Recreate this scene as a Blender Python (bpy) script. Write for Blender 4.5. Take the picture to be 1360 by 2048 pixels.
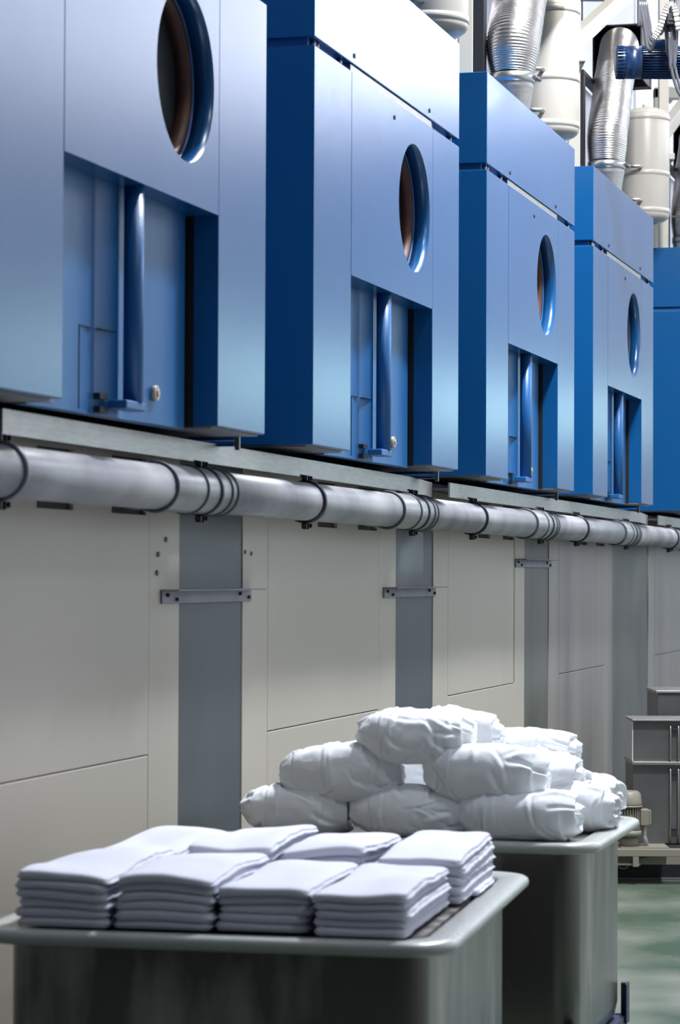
import bpy, bmesh, math, random
from mathutils import Vector, Matrix, noise
C = bpy.context.scene.collection
for o in list(bpy.data.objects): bpy.data.objects.remove(o)
R = math.radians
PH = R(15.3)                      # direction of the machine row, measured from the viewing direction
SN, CS = math.sin(PH), math.cos(PH)
FLOOR = 0.0                       # floor level; the lens is at z = 1.6

# ------------------------------------------------------------------ camera
cam_d = bpy.data.cameras.new('camera'); cam = bpy.data.objects.new('camera', cam_d); C.objects.link(cam)
cam.matrix_world = Matrix.Translation((0, 0, 1.6)) @ Matrix.Rotation(R(90 + 1.3555), 4, 'X') @ Matrix.Rotation(R(.251), 4, 'Z')
cam_d.sensor_fit = 'HORIZONTAL'; cam_d.sensor_width = 24; cam_d.lens = 5217.03 / 1360 * 24
cam_d.clip_end = 200; cam_d.dof.use_dof = True; cam_d.dof.focus_distance = 11.5; cam_d.dof.aperture_fstop = 6.3
bpy.context.scene.camera = cam
vs = bpy.context.scene.view_settings
vs.view_transform = 'Standard'; vs.look = 'None'; vs.exposure = 0.0; vs.gamma = 1.0; vs.use_curve_mapping = False

# ------------------------------------------------------------------ world and lamps
w = bpy.data.worlds.new('world'); bpy.context.scene.world = w; w.use_nodes = True
bg = w.node_tree.nodes['Background']; bg.inputs[0].default_value = (.62, .72, 1, 1); bg.inputs[1].default_value = .35

def area(name, loc, target, size, sy, power, col):
    l = bpy.data.lights.new(name, 'AREA'); l.shape = 'RECTANGLE'; l.size = size; l.size_y = sy; l.energy = power; l.color = col
    o = bpy.data.objects.new(name, l); C.objects.link(o); o.location = loc
    o.rotation_euler = (Vector(target) - Vector(loc)).to_track_quat('-Z', 'Y').to_euler()
    return o
LAMPS = [  # ceiling lamps of the hall, the first an added near fill: x, y, z, power
    ((4.0, 3.0, 7.6), 75), ((1.8, 6.6, 7.6), 80), ((2.3, 10.1, 7.6), 820), ((2.2, 12.4, 7.2), 300),
    ((3.2, 16.5, 7.6), 130)]
for p, e in LAMPS:
    area('ceiling_and_fill_light', p, (p[0] - .4, p[1], 0), .7, .5, e, (.88, .93, 1) if p[1] < 11 else (1, .97, .92))
for p, e in (((3.6, 22.0, 7.6), 120), ((0.2, 22.5, 7.6), 110)): area('ceiling_and_fill_light', p, (p[0], 27, 5), .7, .5, e, (.9, .93, 1))  # added lights aimed at the back wall to overexpose it
area('lamp_behind_row', (-2.2, 13.5, 6.6), (0.5, 13.5, 3), 1.5, 5, 60, (.85, .9, 1))

# ------------------------------------------------------------------ materials
def mat(name, col, rough=.5, metal=0, spec=.5, ior=1.5, noise_scale=0, noise_amt=0, col2=None, bump=0, bump_scale=60, stretch=(1, 1, 1), rough2=None, coat=0, emit=None, estr=0, thr=(.35, .65), detail=4, coord='Object'):
    m = bpy.data.materials.new(name); m.use_nodes = True; nt = m.node_tree; b = nt.nodes['Principled BSDF']
    b.inputs['Base Color'].default_value = (*col, 1); b.inputs['Roughness'].default_value = rough
    b.inputs['Metallic'].default_value = metal; b.inputs['IOR'].default_value = ior; b.inputs['Specular IOR Level'].default_value = spec
    b.inputs['Coat Weight'].default_value = coat
    if emit: b.inputs['Emission Color'].default_value = (*emit, 1); b.inputs['Emission Strength'].default_value = estr
    if noise_scale or bump:
        tc = nt.nodes.new('ShaderNodeTexCoord'); mp = nt.nodes.new('ShaderNodeMapping'); mp.inputs['Scale'].default_value = stretch
        nt.links.new(tc.outputs[coord], mp.inputs[0])
    if noise_scale:
        n = nt.nodes.new('ShaderNodeTexNoise'); n.inputs['Scale'].default_value = noise_scale; n.inputs['Detail'].default_value = detail
        nt.links.new(mp.outputs[0], n.inputs['Vector'])
        r = nt.nodes.new('ShaderNodeMapRange'); r.inputs['From Min'].default_value = thr[0]; r.inputs['From Max'].default_value = thr[1]
        nt.links.new(n.outputs[0], r.inputs[0])
        mx = nt.nodes.new('ShaderNodeMix'); mx.data_type = 'RGBA'
        mx.inputs[6].default_value = (*col, 1); mx.inputs[7].default_value = (*(col2 or [c * (1 - noise_amt) for c in col]), 1)
        nt.links.new(r.outputs[0], mx.inputs[0]); nt.links.new(mx.outputs[2], b.inputs['Base Color'])
        if rough2 is not None:
            r2 = nt.nodes.new('ShaderNodeMapRange'); r2.inputs['To Min'].default_value = rough; r2.inputs['To Max'].default_value = rough2
            nt.links.new(r.outputs[0], r2.inputs[0]); nt.links.new(r2.outputs[0], b.inputs['Roughness'])
    if bump:
        n2 = nt.nodes.new('ShaderNodeTexNoise'); n2.inputs['Scale'].default_value = bump_scale; n2.inputs['Detail'].default_value = 6
        nt.links.new(mp.outputs[0], n2.inputs['Vector'])
        bp = nt.nodes.new('ShaderNodeBump'); bp.inputs['Strength'].default_value = bump; bp.inputs['Distance'].default_value = .01
        nt.links.new(n2.outputs[0], bp.inputs['Height']); nt.links.new(bp.outputs[0], b.inputs['Normal'])
    return m
M = {}
M['blue'] = mat('blue_paint', (.003, .080, .245), .22, spec=.6, ior=1.65, noise_scale=1.2, col2=(.004, .088, .265), rough2=.27, thr=(.2, .8), detail=2, bump=.02, bump_scale=350, stretch=(1, 1, .5))
M['blue_door'] = mat('blue_door_paint', (.006, .095, .29), .40, spec=.5, noise_scale=5, col2=(.02, .13, .33), bump=.06, bump_scale=200, stretch=(1, 1, .3))
M['beige'] = mat('beige_painted_sheet', (.50, .455, .385), .42, noise_scale=1.5, col2=(.465, .425, .36), thr=(.2, .8), detail=2, bump=.03, bump_scale=300)
M['beige_streak'] = mat('streaked_beige_sheet', (.31, .285, .255), .38, noise_scale=1.3, col2=(.14, .13, .135), stretch=(2.2, 2.2, .10), rough2=.28, thr=(.40, .75), detail=5)
M['filler'] = mat('grey_filler_sheet', (.060, .075, .085), .4, noise_scale=2, col2=(.075, .09, .098))
M['filler2'] = mat('grey_stained_filler_sheet', (.135, .138, .12), .4, noise_scale=3, col2=(.085, .088, .08), stretch=(1, 1, .5))
M['steel'] = mat('brushed_steel', (.50, .475, .46), .42, 1, noise_scale=3, col2=(.42, .40, .39), bump=.02, bump_scale=30, stretch=(4, 4, 30))
M['steel_dark'] = mat('dark_steel', (.20, .20, .20), .42, .75, noise_scale=3, col2=(.15, .15, .155), bump=.05, bump_scale=40)
M['galv'] = mat('galvanised_sheet', (.15, .145, .138), .3, .9, noise_scale=3.2, col2=(.46, .44, .41), rough2=.48, thr=(.47, .68), detail=7, bump=.06, bump_scale=14, stretch=(1.6, 1.6, .5))
M['rim'] = mat('pale_grey_rim', (.50, .51, .50), .24, 0, spec=.6, noise_scale=5, col2=(.42, .44, .42), rough2=.32, bump=.05, bump_scale=40)
M['pipe'] = mat('grey_plastic_pipe', (.19, .19, .215), .38, noise_scale=4, col2=(.34, .34, .36), bump=.04, bump_scale=30, rough2=.4)
M['sleeve'] = mat('grey_pipe_sleeve', (.23, .235, .25), .33, noise_scale=6, col2=(.29, .29, .30))
M['rubber'] = mat('dark_seal', (.055, .07, .09), .5)
M['black'] = mat('black_paint', (.008, .008, .011), .55)
M['blackmetal'] = mat('black_clamp_metal', (.03, .032, .04), .35, .5)
M['zinc'] = mat('zinc_bracket', (.24, .24, .28), .45, .6, noise_scale=8, col2=(.18, .18, .21))
M['tank'] = mat('cream_tank_paint', (.43, .40, .355), .33, coat=.2)
M['beam'] = mat('cream_steel_paint', (.44, .415, .36), .4)
M['duct'] = mat('aluminium_flexible_duct', (.58, .55, .53), .30, 1, bump=.35, bump_scale=16)
M['ductband'] = mat('galvanised_collar', (.5, .5, .5), .35, 1)
M['navy'] = mat('navy_motor_paint', (.008, .035, .11), .35)
M['copper'] = mat('copper_door_ring', (.12, .045, .03), .55, .15, noise_scale=18, col2=(.09, .035, .025))
M['glass_dark'] = mat('dark_door_glass', (.018, .024, .028), .45, spec=.4)
M['knob'] = mat('cream_knob', (.42, .38, .30), .4)
M['cloth'] = mat('white_terry_cloth', (.69, .70, .80), .95, spec=.15, bump=.35, bump_scale=260)
M['cloth2'] = mat('white_robe_cloth', (.88, .90, .93), .95, spec=.15, bump=.12, bump_scale=200)
M['navyframe'] = mat('dark_blue_trolley_frame', (.01, .018, .06), .4)
M['floor'] = mat('green_epoxy_floor', (.048, .085, .056), .24, spec=.35, noise_scale=1.1, col2=(.165, .178, .152), rough2=.35, stretch=(1, .8, 1), bump=.02, bump_scale=10, thr=(.40, .60), detail=8)
M['wall'] = mat('white_hall_wall', (.77, .775, .81), .6)
M['dark_wall'] = mat('dark_hall_wall', (.10, .11, .13), .8)
M['ceiling'] = mat('grey_hall_ceiling', (.45, .46, .5), .8)
M['cream'] = mat('cream_motor_paint', (.22, .205, .16), .45)
M['cable'] = mat('grey_cable_sheath', (.10, .10, .115), .3)
M['whiteplastic'] = mat('white_cable_chain', (.5, .48, .46), .5)
M['lilac'] = mat('pale_side_lilac', (.72, .70, .78), .5)  # carries the lilac light on the exhaust box sides; also the bin's paler side
M['underside'] = mat('grey_underside', (.2, .2, .22), .5, .4)
M['pane'] = mat('glow_pane', (.8, .85, .95), .3, emit=(.82, .87, 1), estr=4)  # panes glow themselves; tint and strength set for the machine reflections
M['pane_bright'] = mat('bright_glow_pane', (.8, .85, .95), .3, emit=(.88, .91, 1), estr=17)
M['pane_green'] = mat('greenish_pane', (.5, .8, .8), .3, emit=(.60, .93, 1), estr=3.6)

# ------------------------------------------------------------------ mesh builder
class MB:
    def __init__(s): s.bm = bmesh.new()
    def box(s, x0, x1, y0, y1, z0, z1, bev=0, seg=2, mtx=None):
        t = bmesh.new(); bmesh.ops.create_cube(t, size=1)
        for v in t.verts: v.co = Vector(((x0 + x1) / 2 + v.co.x * (x1 - x0), (y0 + y1) / 2 + v.co.y * (y1 - y0), (z0 + z1) / 2 + v.co.z * (z1 - z0)))
        if bev: bmesh.ops.bevel(t, geom=t.edges[:], offset=bev, segments=seg, affect='EDGES', profile=.5)
        if mtx: t.transform(mtx)
        s._merge(t); return s
    def _merge(s, t):
        me = bpy.data.meshes.new('tmp'); t.to_mesh(me); t.free(); s.bm.from_mesh(me); bpy.data.meshes.remove(me)
    def tube(s, pts, rad, seg=20, cap=True, smooth=True):
        pts = [Vector(p) for p in pts]; n = len(pts)
        rs = rad if isinstance(rad, (list, tuple)) else [rad] * n
        tan = []
        for i in range(n):
            d = pts[min(i + 1, n - 1)] - pts[max(i - 1, 0)]
            if d.length < 1e-9: d = tan[-1] if tan else Vector((0, 0, 1))
            tan.append(d.normalized())
        up = Vector((0, 0, 1)) if abs(tan[0].z) < .9 else Vector((1, 0, 0))
        a = tan[0].cross(up).normalized(); rings = []
        for i in range(n):
            a = (a - tan[i] * a.dot(tan[i])).normalized(); b = tan[i].cross(a)
            rings.append([s.bm.verts.new(pts[i] + (a * math.cos(k * 2 * math.pi / seg) + b * math.sin(k * 2 * math.pi / seg)) * rs[i]) for k in range(seg)])
        for i in range(n - 1):
            for k in range(seg):
                f = s.bm.faces.new((rings[i][k], rings[i][(k + 1) % seg], rings[i + 1][(k + 1) % seg], rings[i + 1][k])); f.smooth = smooth
        if cap:
            for rg in (rings[0][::-1], rings[-1]):
                try: s.bm.faces.new(rg)
                except ValueError: pass
        return s
    def torus(s, c, axis, R0, r0, seg=40, s2=10):
        c = Vector(c); ax = Vector(axis).normalized(); up = Vector((0, 0, 1)) if abs(ax.z) < .9 else Vector((1, 0, 0))
        a = ax.cross(up).normalized(); b = ax.cross(a); rg = []
        for i in range(seg):
            d = a * math.cos(2 * math.pi * i / seg) + b * math.sin(2 * math.pi * i / seg)
            rg.append([s.bm.verts.new(c + d * (R0 + r0 * math.cos(2 * math.pi * k / s2)) + ax * r0 * math.sin(2 * math.pi * k / s2)) for k in range(s2)])
        for i in range(seg):
            for k in range(s2):
                f = s.bm.faces.new((rg[i][k], rg[(i + 1) % seg][k], rg[(i + 1) % seg][(k + 1) % s2], rg[i][(k + 1) % s2])); f.smooth = True
        return s
    def lathe(s, prof, seg=48, c=(0, 0, 0)):   # prof: (r, z) about the vertical through c
        c = Vector(c)
        return s.tube([c + Vector((0, 0, z)) for r, z in prof], [max(r, 1e-4) for r, z in prof], seg)
    def prism(s, poly, z0, z1):                # poly: plan outline (x, y)
        a = [s.bm.verts.new((x, y, z0)) for x, y in poly]; b = [s.bm.verts.new((x, y, z1)) for x, y in poly]
        n = len(poly)
        for i in range(n): s.bm.faces.new((a[i], a[(i + 1) % n], b[(i + 1) % n], b[i]))
        s.bm.faces.new(a[::-1]); s.bm.faces.new(b)
        return s
    def build(s, name, m, parent=None, bevel=0):
        bmesh.ops.recalc_face_normals(s.bm, faces=s.bm.faces[:])
        me = bpy.data.meshes.new(name); zb = 0
        if parent is not None:
            q = parent
            while q.parent: q = q.parent
            zb = ZB.get(q.name, 0)
        if zb: bmesh.ops.translate(s.bm, verts=s.bm.verts[:], vec=(0, 0, -zb))
        s.bm.to_mesh(me); s.bm.free(); me.materials.append(m)
        o = bpy.data.objects.new(name, me); C.objects.link(o)
        if parent is not None: o.parent = parent
        if bevel:
            b = o.modifiers.new('bevel', 'BEVEL'); b.width = bevel; b.segments = 2; b.limit_method = 'ANGLE'
        return o
ZB = {}
def tag(o, label, cat, group=None, kind=None):
    if label: o['label'] = label
    if cat: o['category'] = cat
    if group: o['group'] = group
    if kind: o['kind'] = kind
    return o
def thing(name, label, cat, loc, rz=0, group=None):
    o = bpy.data.objects.new(name, None); C.objects.link(o); o.location = loc; o.rotation_euler = (0, 0, rz); o.empty_display_size = .1
    ZB[o.name] = loc[2]
    return tag(o, label, cat, group)
def rp(t, D, z=0): return (-D * CS + t * SN, D * SN + t * CS, z)     # row coordinates: t along the row, D depth towards the wall
RZ = math.pi / 2 - PH
def row_thing(name, label, cat, t, D, z, group=None): return thing(name, label, cat, rp(t, D, z), RZ, group)
def copy_tree(o, parent=None):
    c = o.copy(); C.objects.link(c)
    if parent: c.parent = parent
    for ch in list(o.children): copy_tree(ch, c)
    return c
def struct(name, mb, m):
    o = mb.build(name, m); o['kind'] = 'structure'; return o

# ------------------------------------------------------------------ the hall
X0, X1, Y0, Y1, ZC = -9.0, 7.5, -4.0, 27.0, 8.2
struct('floor', MB().box(X0, X1, Y0, Y1, FLOOR - .2, FLOOR), M['floor'])
struct('ceiling', MB().box(X0, X1, Y0, Y1, ZC, ZC + .2), M['ceiling'])
struct('wall_left', MB().box(X0 - .2, X0, Y0, Y1, FLOOR, ZC), M['wall'])
struct('wall_front', MB().box(X0, X1, Y0 - .2, Y0, FLOOR, ZC), M['dark_wall'])
wb = MB().box(X0, X1, Y1, Y1 + .2, FLOOR, ZC)
for i in range(14): wb.box(X0, X1, Y1 - .012, Y1, FLOOR + .6 * i + .01, FLOOR + .6 * (i + 1) - .01)
struct('wall_back', wb, M['wall'])
# right wall; unseen glowing window bands, shaped to reflect in the machine fronts
wr = MB()
bands = [(13.0, 21.1, 5.3, 7.6), (21.8, 24.5, 6.1, 7.7), (15.5, 26.5, 2.9, 3.55)]
def solid(ya, yb, holes):      # wall strip with its window openings left free
    z = FLOOR
    for za, zb in holes + [(ZC, ZC)]:
        if za > z: wr.box(X1, X1 + .2, ya, yb, z, za)
        z = zb
solid(Y0, 13.0, []); solid(13.0, 15.5, [(5.3, 7.6)]); solid(15.5, 21.1, [(2.9, 3.55), (5.3, 7.6)]); solid(21.1, 21.8, [(2.9, 3.55)])
solid(21.8, 24.5, [(2.9, 3.55), (6.1, 7.7)]); solid(24.5, 26.5, [(2.9, 3.55)]); solid(26.5, Y1, [])
struct('wall_right', wr, M['wall'])
k = 1
for (ya, yb, za, zb), pm in zip(bands, ('pane', 'pane_bright', 'pane_green')):
    n = 4
    for i in range(n):
        a = ya + (yb - ya) * i / n; b = ya + (yb - ya) * (i + 1) / n
        f = MB().box(X1, X1 + .1, a, a + .06, za, zb).box(X1, X1 + .1, b - .06, b, za, zb).box(X1, X1 + .1, a + .06, b - .06, za, za + .06).box(X1, X1 + .1, a + .06, b - .06, zb - .06, zb)
        f = struct('glow_window_%d' % k, f, M['beam']); k += 1
        MB().box(X1 + .04, X1 + .06, a + .06, b - .06, za + .06, zb - .06).build('pane', M[pm], f)

# ------------------------------------------------------------------ the blue machines
W, A, B = 2.1, .461, 1.650
zt, zhb, zbt, zpb, zbb = 3.750, 3.3586, 3.3304, 2.6265, 2.0205
HX, HZ, HR = 1.361, 2.979, .241
def hole_panel():
    mb = MB(); bm = mb.bm; x0, x1, z0, z1 = A + .003, B - .003, zpb, zbt - .002
    n = 96; rows = []
    for yy in (0.0, .060):
        inner = []; outer = []
        for i in range(n):
            th = 2 * math.pi * i / n; dx, dz = math.cos(th), math.sin(th)
            inner.append(bm.verts.new((HX + HR * dx, yy, HZ + HR * dz)))
            ks = []
            if dx > 1e-9: ks.append((x1 - HX) / dx)
            if dx < -1e-9: ks.append((x0 - HX) / dx)
            if dz > 1e-9: ks.append((z1 - HZ) / dz)
            if dz < -1e-9: ks.append((z0 - HZ) / dz)
            kk = min(ks); outer.append([HX + kk * dx, yy, HZ + kk * dz])
        for cx, cz in ((x0, z0), (x0, z1), (x1, z0), (x1, z1)):   # snap the nearest outline points to the corners
            j = min(range(n), key=lambda q: (outer[q][0] - cx) ** 2 + (outer[q][2] - cz) ** 2); outer[j] = [cx, yy, cz]
        outer = [bm.verts.new(p) for p in outer]; rows.append((inner, outer))
        for i in range(n): bm.faces.new((inner[i], inner[(i + 1) % n], outer[(i + 1) % n], outer[i]))
    for w_, sm in ((0, True), (1, False)):
        for i in range(n):
            f = bm.faces.new((rows[0][w_][i], rows[0][w_][(i + 1) % n], rows[1][w_][(i + 1) % n], rows[1][w_][i])); f.smooth = sm
    return mb
def ring_y(mb, cx, cz, r_in, r_out, y0, y1, n=72):
    bm = mb.bm; L = []
    for (r, y) in ((r_in, y0), (r_out, y0), (r_out, y1), (r_in, y1)):
        L.append([bm.verts.new((cx + r * math.cos(2 * math.pi * i / n), y, cz + r * math.sin(2 * math.pi * i / n))) for i in range(n)])
    for j in range(4):
        for i in range(n):
            f = bm.faces.new((L[j][i], L[j][(i + 1) % n], L[(j + 1) % 4][(i + 1) % n], L[(j + 1) % 4][i])); f.smooth = True
    return mb
def make_machine():
    t = thing('laundry_machine', 'x', 'laundry machine', (0, 0, zbb - .045), 0, 'blue laundry machines along the wall')
    DP = 1.3
    MB().box(0, A, 0, DP, zbb, zbt).build('left_column', M['blue'], t, .003)
    MB().box(B, W, 0, DP, zbb, zbt).build('right_column', M['blue'], t, .003)
    hp = hole_panel(); hp.box(A + .003, B - .003, .0602, .10, zpb, zpb + .04).build('front_panel', M['blue'], t)
    p = ring_y(MB(), HX, HZ, HR, HR + .006, .0605, .12).build('porthole_tube', M['blue_door'], t)
    ring_y(MB(), HX, HZ, HR - .022, HR - .0005, .066, .115).build('door_ring', M['copper'], p)
    MB().tube([(HX, .108, HZ), (HX, .12, HZ)], HR - .022, 64).build('door_glass', M['glass_dark'], p)
    MB().box(A, B, .17, DP, zbb, zbt).box(B - .0015, B + .001, .074, .18, zbb - .001, zpb).build('inner_housing', M['black'], t)
    # sliding lower door: folded plan outline
    poly = [(A, .095)]
    for i in range(11):
        u = i / 10; poly.append((A + .02 + u * .41, .095 - .010 * math.sin(math.pi * u)))
    poly += [(A + .44, .089), (1.03, .072), (1.09, .088)]
    for i in range(9):
        u = i / 8; poly.append((1.11 + u * (B - .04 - 1.11), .088 - .012 * math.sin(math.pi * u)))
    poly += [(B - .03, .098), (B - .03, .13), (A, .13)]
    d = MB().prism(poly, zbb - .010, zpb + .01).build('lower_door', M['blue_door'], t)
    MB().tube([(1.06, .040, zbb + .03), (1.06, .040, zpb + .005)], .027, 28).build('pole', M['blue_door'], d)
    MB().box(.955, 1.10, .018, .07, zbb + .008, zbb + .032, .004).build('pole_foot', M['blue_door'], d)
    MB().tube([(1.32, .078, zbb + .074), (1.32, .064, zbb + .074)], .021, 28).tube([(1.32, .064, zbb + .074), (1.32, .059, zbb + .074)], .009, 16).build('knob', M['knob'], d)
    MB().box(.790, .792, .086, .092, zbb, zbb + .215).box(.790, .885, .0868, .094, zbb + .2135, zbb + .2155).box(.905, 1.02, .0725, .087, zbb + .2135, zbb + .2155).build('hatch_seam', M['black'], d)
    MB().box(.90, .955, .071, .09, zbb - .004, zbb + .012).box(.90, .955, .071, .09, zbb + .032, zbb + .047).build('latch_notch', M['black'], d)
    MB().box(.02, W - .02, .03, DP - .03, zbt, zhb).build('roof_gap', M['blue_door'], t)
    MB().box(A + .003, B - .003, .006, .03, zbt + .001, zhb - .003, .001).build('trim_strip', M['steel'], t)
    for x in (.06, .1, .38, B + .04, W - .08):
        MB().tube([(x, .022, zbt), (x, .022, zhb)], .009, 12).build('spacer', M['steel'], t)
    MB().box(0, W, 0, DP, zhb, zt).build('hood', M['blue'], t, .003)
    for x, z in ((A + .03, zhb + .03), (B - .06, zhb + .03), (1.05, zbt - .06)):
        MB().tube([(x, .002, z), (x, -.003, z)], .009, 14).build('screw', M['black'], t)
    # supporting frame seen beneath
    MB().box(.1, W - .02, .36, .42, zbb - .045, zbb - .012).box(.1, W - .02, .8, .86, zbb - .045, zbb - .012).box(.05, .13, .3, 1.2, zbb - .045, zbb).box(W - .13, W - .05, .3, 1.2, zbb - .045, zbb).build('support_frame', M['blue'], t)
    MB().box(W + .005, W + .04, .10, .95, zbb - .016, zbb + .004, .002).box(W + .005, W + .04, .10, .95, zbb - .034, zbb - .026, .002).box(W - .10, W + .005, .5, .54, zbb - .034, zbb + .004).build('cross_bar', M['blue'], t)
    MB().box(W + .012, W + .026, .085, .10, zbb - .045, zbb + .004, .002).build('foot_post', M['steel_dark'], t)
    MB().box(0.02, A + .02, .03, .3, zbb - .006, zbb).build('underside_plate', M['underside'], t)
    MB().box(B, W - .01, .02, .3, zbb - .006, zbb).build('underside_plate', M['underside'], t)
    return t
mach = make_machine()
spots = [((-.8006, 5.8791), 15.788, 'nearest blue laundry machine, cut off by the left edge of the photo'),
         ((-.0898, 8.4970), 15.627, 'blue laundry machine second from the left, hood with a bright white glare'),
         ((.6210, 11.1048), 15.377, 'blue laundry machine in the middle of the row, below the large silver duct'),
         ((1.3245, 13.6613), 15.411, 'blue laundry machine with the lightest blue side wall, fourth from the left'),
         ((rp(17.03, 2.325)[0], rp(17.03, 2.325)[1]), 15.4, 'farthest blue laundry machine, only its flat blue side showing at right edge')]
for i, ((x, y), a, lab) in enumerate(spots):
    o = mach if i == 0 else copy_tree(mach)
    o.location = (x, y, zbb - .045); o.rotation_euler = (0, 0, math.pi / 2 - R(a)); o['label'] = lab

# ------------------------------------------------------------------ beige base cabinets below them
CAB = [(5.47, 7.53, 'beige', 'near beige base cabinet left of the first grey gap'),
       (8.175, 10.24, 'beige', 'beige base cabinet between the first and second grey gaps'),
       (10.90, 12.90, 'beige', 'beige base cabinet between the second and third grey gaps'),
       (13.56, 15.61, 'beige_streak', 'streaked grey-beige base cabinet behind the piled rolls, fourth in the row'),
       (17.06, 19.2, 'beige_streak', 'heavily stained base cabinet at far right above the steel bins')]
CD = 2.566; ZTOP = 1.955
for t0, t1, m, lab in CAB:
    c = row_thing('base_cabinet', lab, 'cabinet', t0, CD, FLOOR, 'beige base cabinets under the machines')
    L = t1 - t0; s0, s1 = .285, L - .275; zs = 1.066; mm = M[m]; th = .014
    MB().box(.002, L - .002, th + .045, 1.2, FLOOR + .1, ZTOP - .002).build('carcass', mm, c)
    MB().box(.02, L - .02, th + .03, 1.15, FLOOR, FLOOR + .1).build('toe_kick', M['black'], c)
    MB().box(0, s0 - .0012, 0, th + .05, FLOOR + .1, ZTOP).build('left_flange', mm, c, .002)
    MB().box(s1 + .0012, L, 0, th + .05, FLOOR + .1, ZTOP).build('right_flange', mm, c, .002)
    hx = [s0 + .0012, .90, 1.165, 1.465, 1.755, s1 - .0012]; hz = [zs + .002, 1.769, 1.934, ZTOP]
    up = MB()
    for i in range(5):
        for j in range(3):
            if j == 1 and i in (1, 3): continue
            up.box(hx[i], hx[i + 1], 0, th, hz[j], hz[j + 1])
    up = up.build('upper_panel', mm, c)
    for i in (1, 3): MB().box(hx[i], hx[i + 1], th - .002, th + .02, hz[1], hz[2]).build('vent_slot', M['black'], up)
    MB().box(s0 + .0012, s1 - .0012, 0, th, FLOOR + .1, zs - .002).build('lower_panel', mm, c, .003)
    if t0 < 8:
        for x, z in ((L - .20, 1.655), (L - .13, 1.70), (L - .21, 1.60)): MB().tube([(x, .002, z), (x, -.006, z)], .008, 12).build('bolt', M['steel_dark'], c)
    if 8 < t0 < 9:
        for x, z in ((.02, 1.67), (.09, 1.665)): MB().tube([(x, .002, z), (x, -.005, z)], .007, 12).build('bolt', M['steel_dark'], c)
FILL = [(7.53, 8.175, 'filler', 'dark grey filler panel in the widest, leftmost gap between cabinets'),
        (10.24, 10.90, 'filler', 'dark grey filler panel in the second gap, directly above the rolled robes'),
        (12.90, 13.56, 'filler2', 'pale grey-green filler panel in the narrow third gap'),
        (15.61, 17.06, 'filler2', 'stained grey-green filler panel in the fourth gap, left of the steel bins')]
for t0, t1, m, lab in FILL:
    c = row_thing('filler_panel', lab, 'panel', t0, CD + .004, FLOOR, 'filler panels between the base cabinets')
    MB().box(.001, t1 - t0 - .001, 0, .03, FLOOR, ZTOP - .01).build('sheet', M[m], c)
    MB().box(.001, t1 - t0 - .001, .03, .05, FLOOR, ZTOP - .01).build('backing', M['steel_dark'], c)
BR = [(7.355, 8.25, 1.508, 'grey angle bracket bolted across the leftmost grey gap'),
      (10.03, 10.925, 1.505, 'grey angle bracket bolted across the second grey gap'),
      (12.66, 13.59, 1.636, 'grey angle bracket across the third gap, higher than the other two')]
for t0, t1, z0, lab in BR:
    c = row_thing('angle_bracket', lab, 'bracket', t0, CD - .007, z0, 'angle brackets across the gaps')
    L = t1 - t0
    MB().box(0, L, 0, .006, z0, z0 + .038, .001).build('plate', M['zinc'], c)
    MB().box(0, L, -.052, .006, z0 + .038, z0 + .042, .001).build('ledge', M['zinc'], c)
    for x, z in ((.045, .026), (.13, .012), (L - .13, .026), (L - .035, .014)):
        MB().tube([(x, .001, z0 + z), (x, -.007, z0 + z)], .0065, 6).build('bolt', M['black'], c)

# ------------------------------------------------------------------ steel gutter along the machine feet
def gz(t): return .012 * max(0, min(1, (9.2 - t) / 3.3))     # the near length climbs a little towards the camera
GUT = [([(4.4, 2.46), (5.86, 2.50)], 'short end of steel gutter at the left edge of the photo'),
       ([(5.885, 2.46), (10.05, 2.46), (10.70, 2.525)], 'long near length of steel gutter under the two nearest machines'),
       ([(10.715, 2.452), (16.05, 2.46), (16.79, 2.53)], 'middle length of steel gutter under the third and fourth machines'),
       ([(16.80, 2.46), (19.9, 2.46)], 'far length of steel gutter under the farthest machine')]
for pts, lab in GUT:
    ox = pts[0][0]
    c = row_thing('steel_gutter', lab, 'gutter', ox, 2.46, 1.924, 'steel gutter lengths under the machines')
    f = MB(); b = MB()
    for (ta, da), (tb, db) in zip(pts, pts[1:]):
        f.prism([(ta - ox, da - 2.46), (tb - ox, db - 2.46), (tb - ox, db - 2.452), (ta - ox, da - 2.452)], 1.924, 1.986)
        b.prism([(ta - ox, da - 2.452), (tb - ox, db - 2.452), (tb - ox, .24), (ta - ox, .24)], 1.956, 1.962)
    for mb_ in (f, b):
        for v in mb_.bm.verts: v.co.z += gz(v.co.x + ox)
    f.build('front_lip', M['steel'], c); b.build('tray', M['steel_dark'], c)

# ------------------------------------------------------------------ drain pipe
PD, PZ, PR = 2.42, 1.841, .064
pt0 = 4.6
pipe = row_thing('drain_pipe', 'long grey plastic drain pipe hung below the steel gutter', 'pipe', pt0, PD, PZ - PR)
JO = [7.287 - 2.69, 7.287, 9.92, 12.55, 15.20]
cuts = [pt0] + [j - .13 for j in JO[1:]] + [19.8]
for a, b in zip(cuts, cuts[1:]):
    MB().tube([(a - pt0 + .002, 0, PZ), (b - pt0, 0, PZ)], PR, 48).build('pipe_section', M['pipe'], pipe)
for j in JO[1:]:
    s = MB().tube([(j - .40 - pt0, 0, PZ), (j - .39 - pt0, 0, PZ), (j + .15 - pt0, 0, PZ), (j + .16 - pt0, 0, PZ)], [PR + .001, PR + .004, PR + .004, PR + .001], 48).build('coupling', M['sleeve'], pipe)
    for dt in (-.40, -.13, .10, .155):
        MB().torus((j + dt - pt0, 0, PZ), (1, 0, 0), PR + .004, .006).build('seal_ring', M['rubber'], s)
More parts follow.
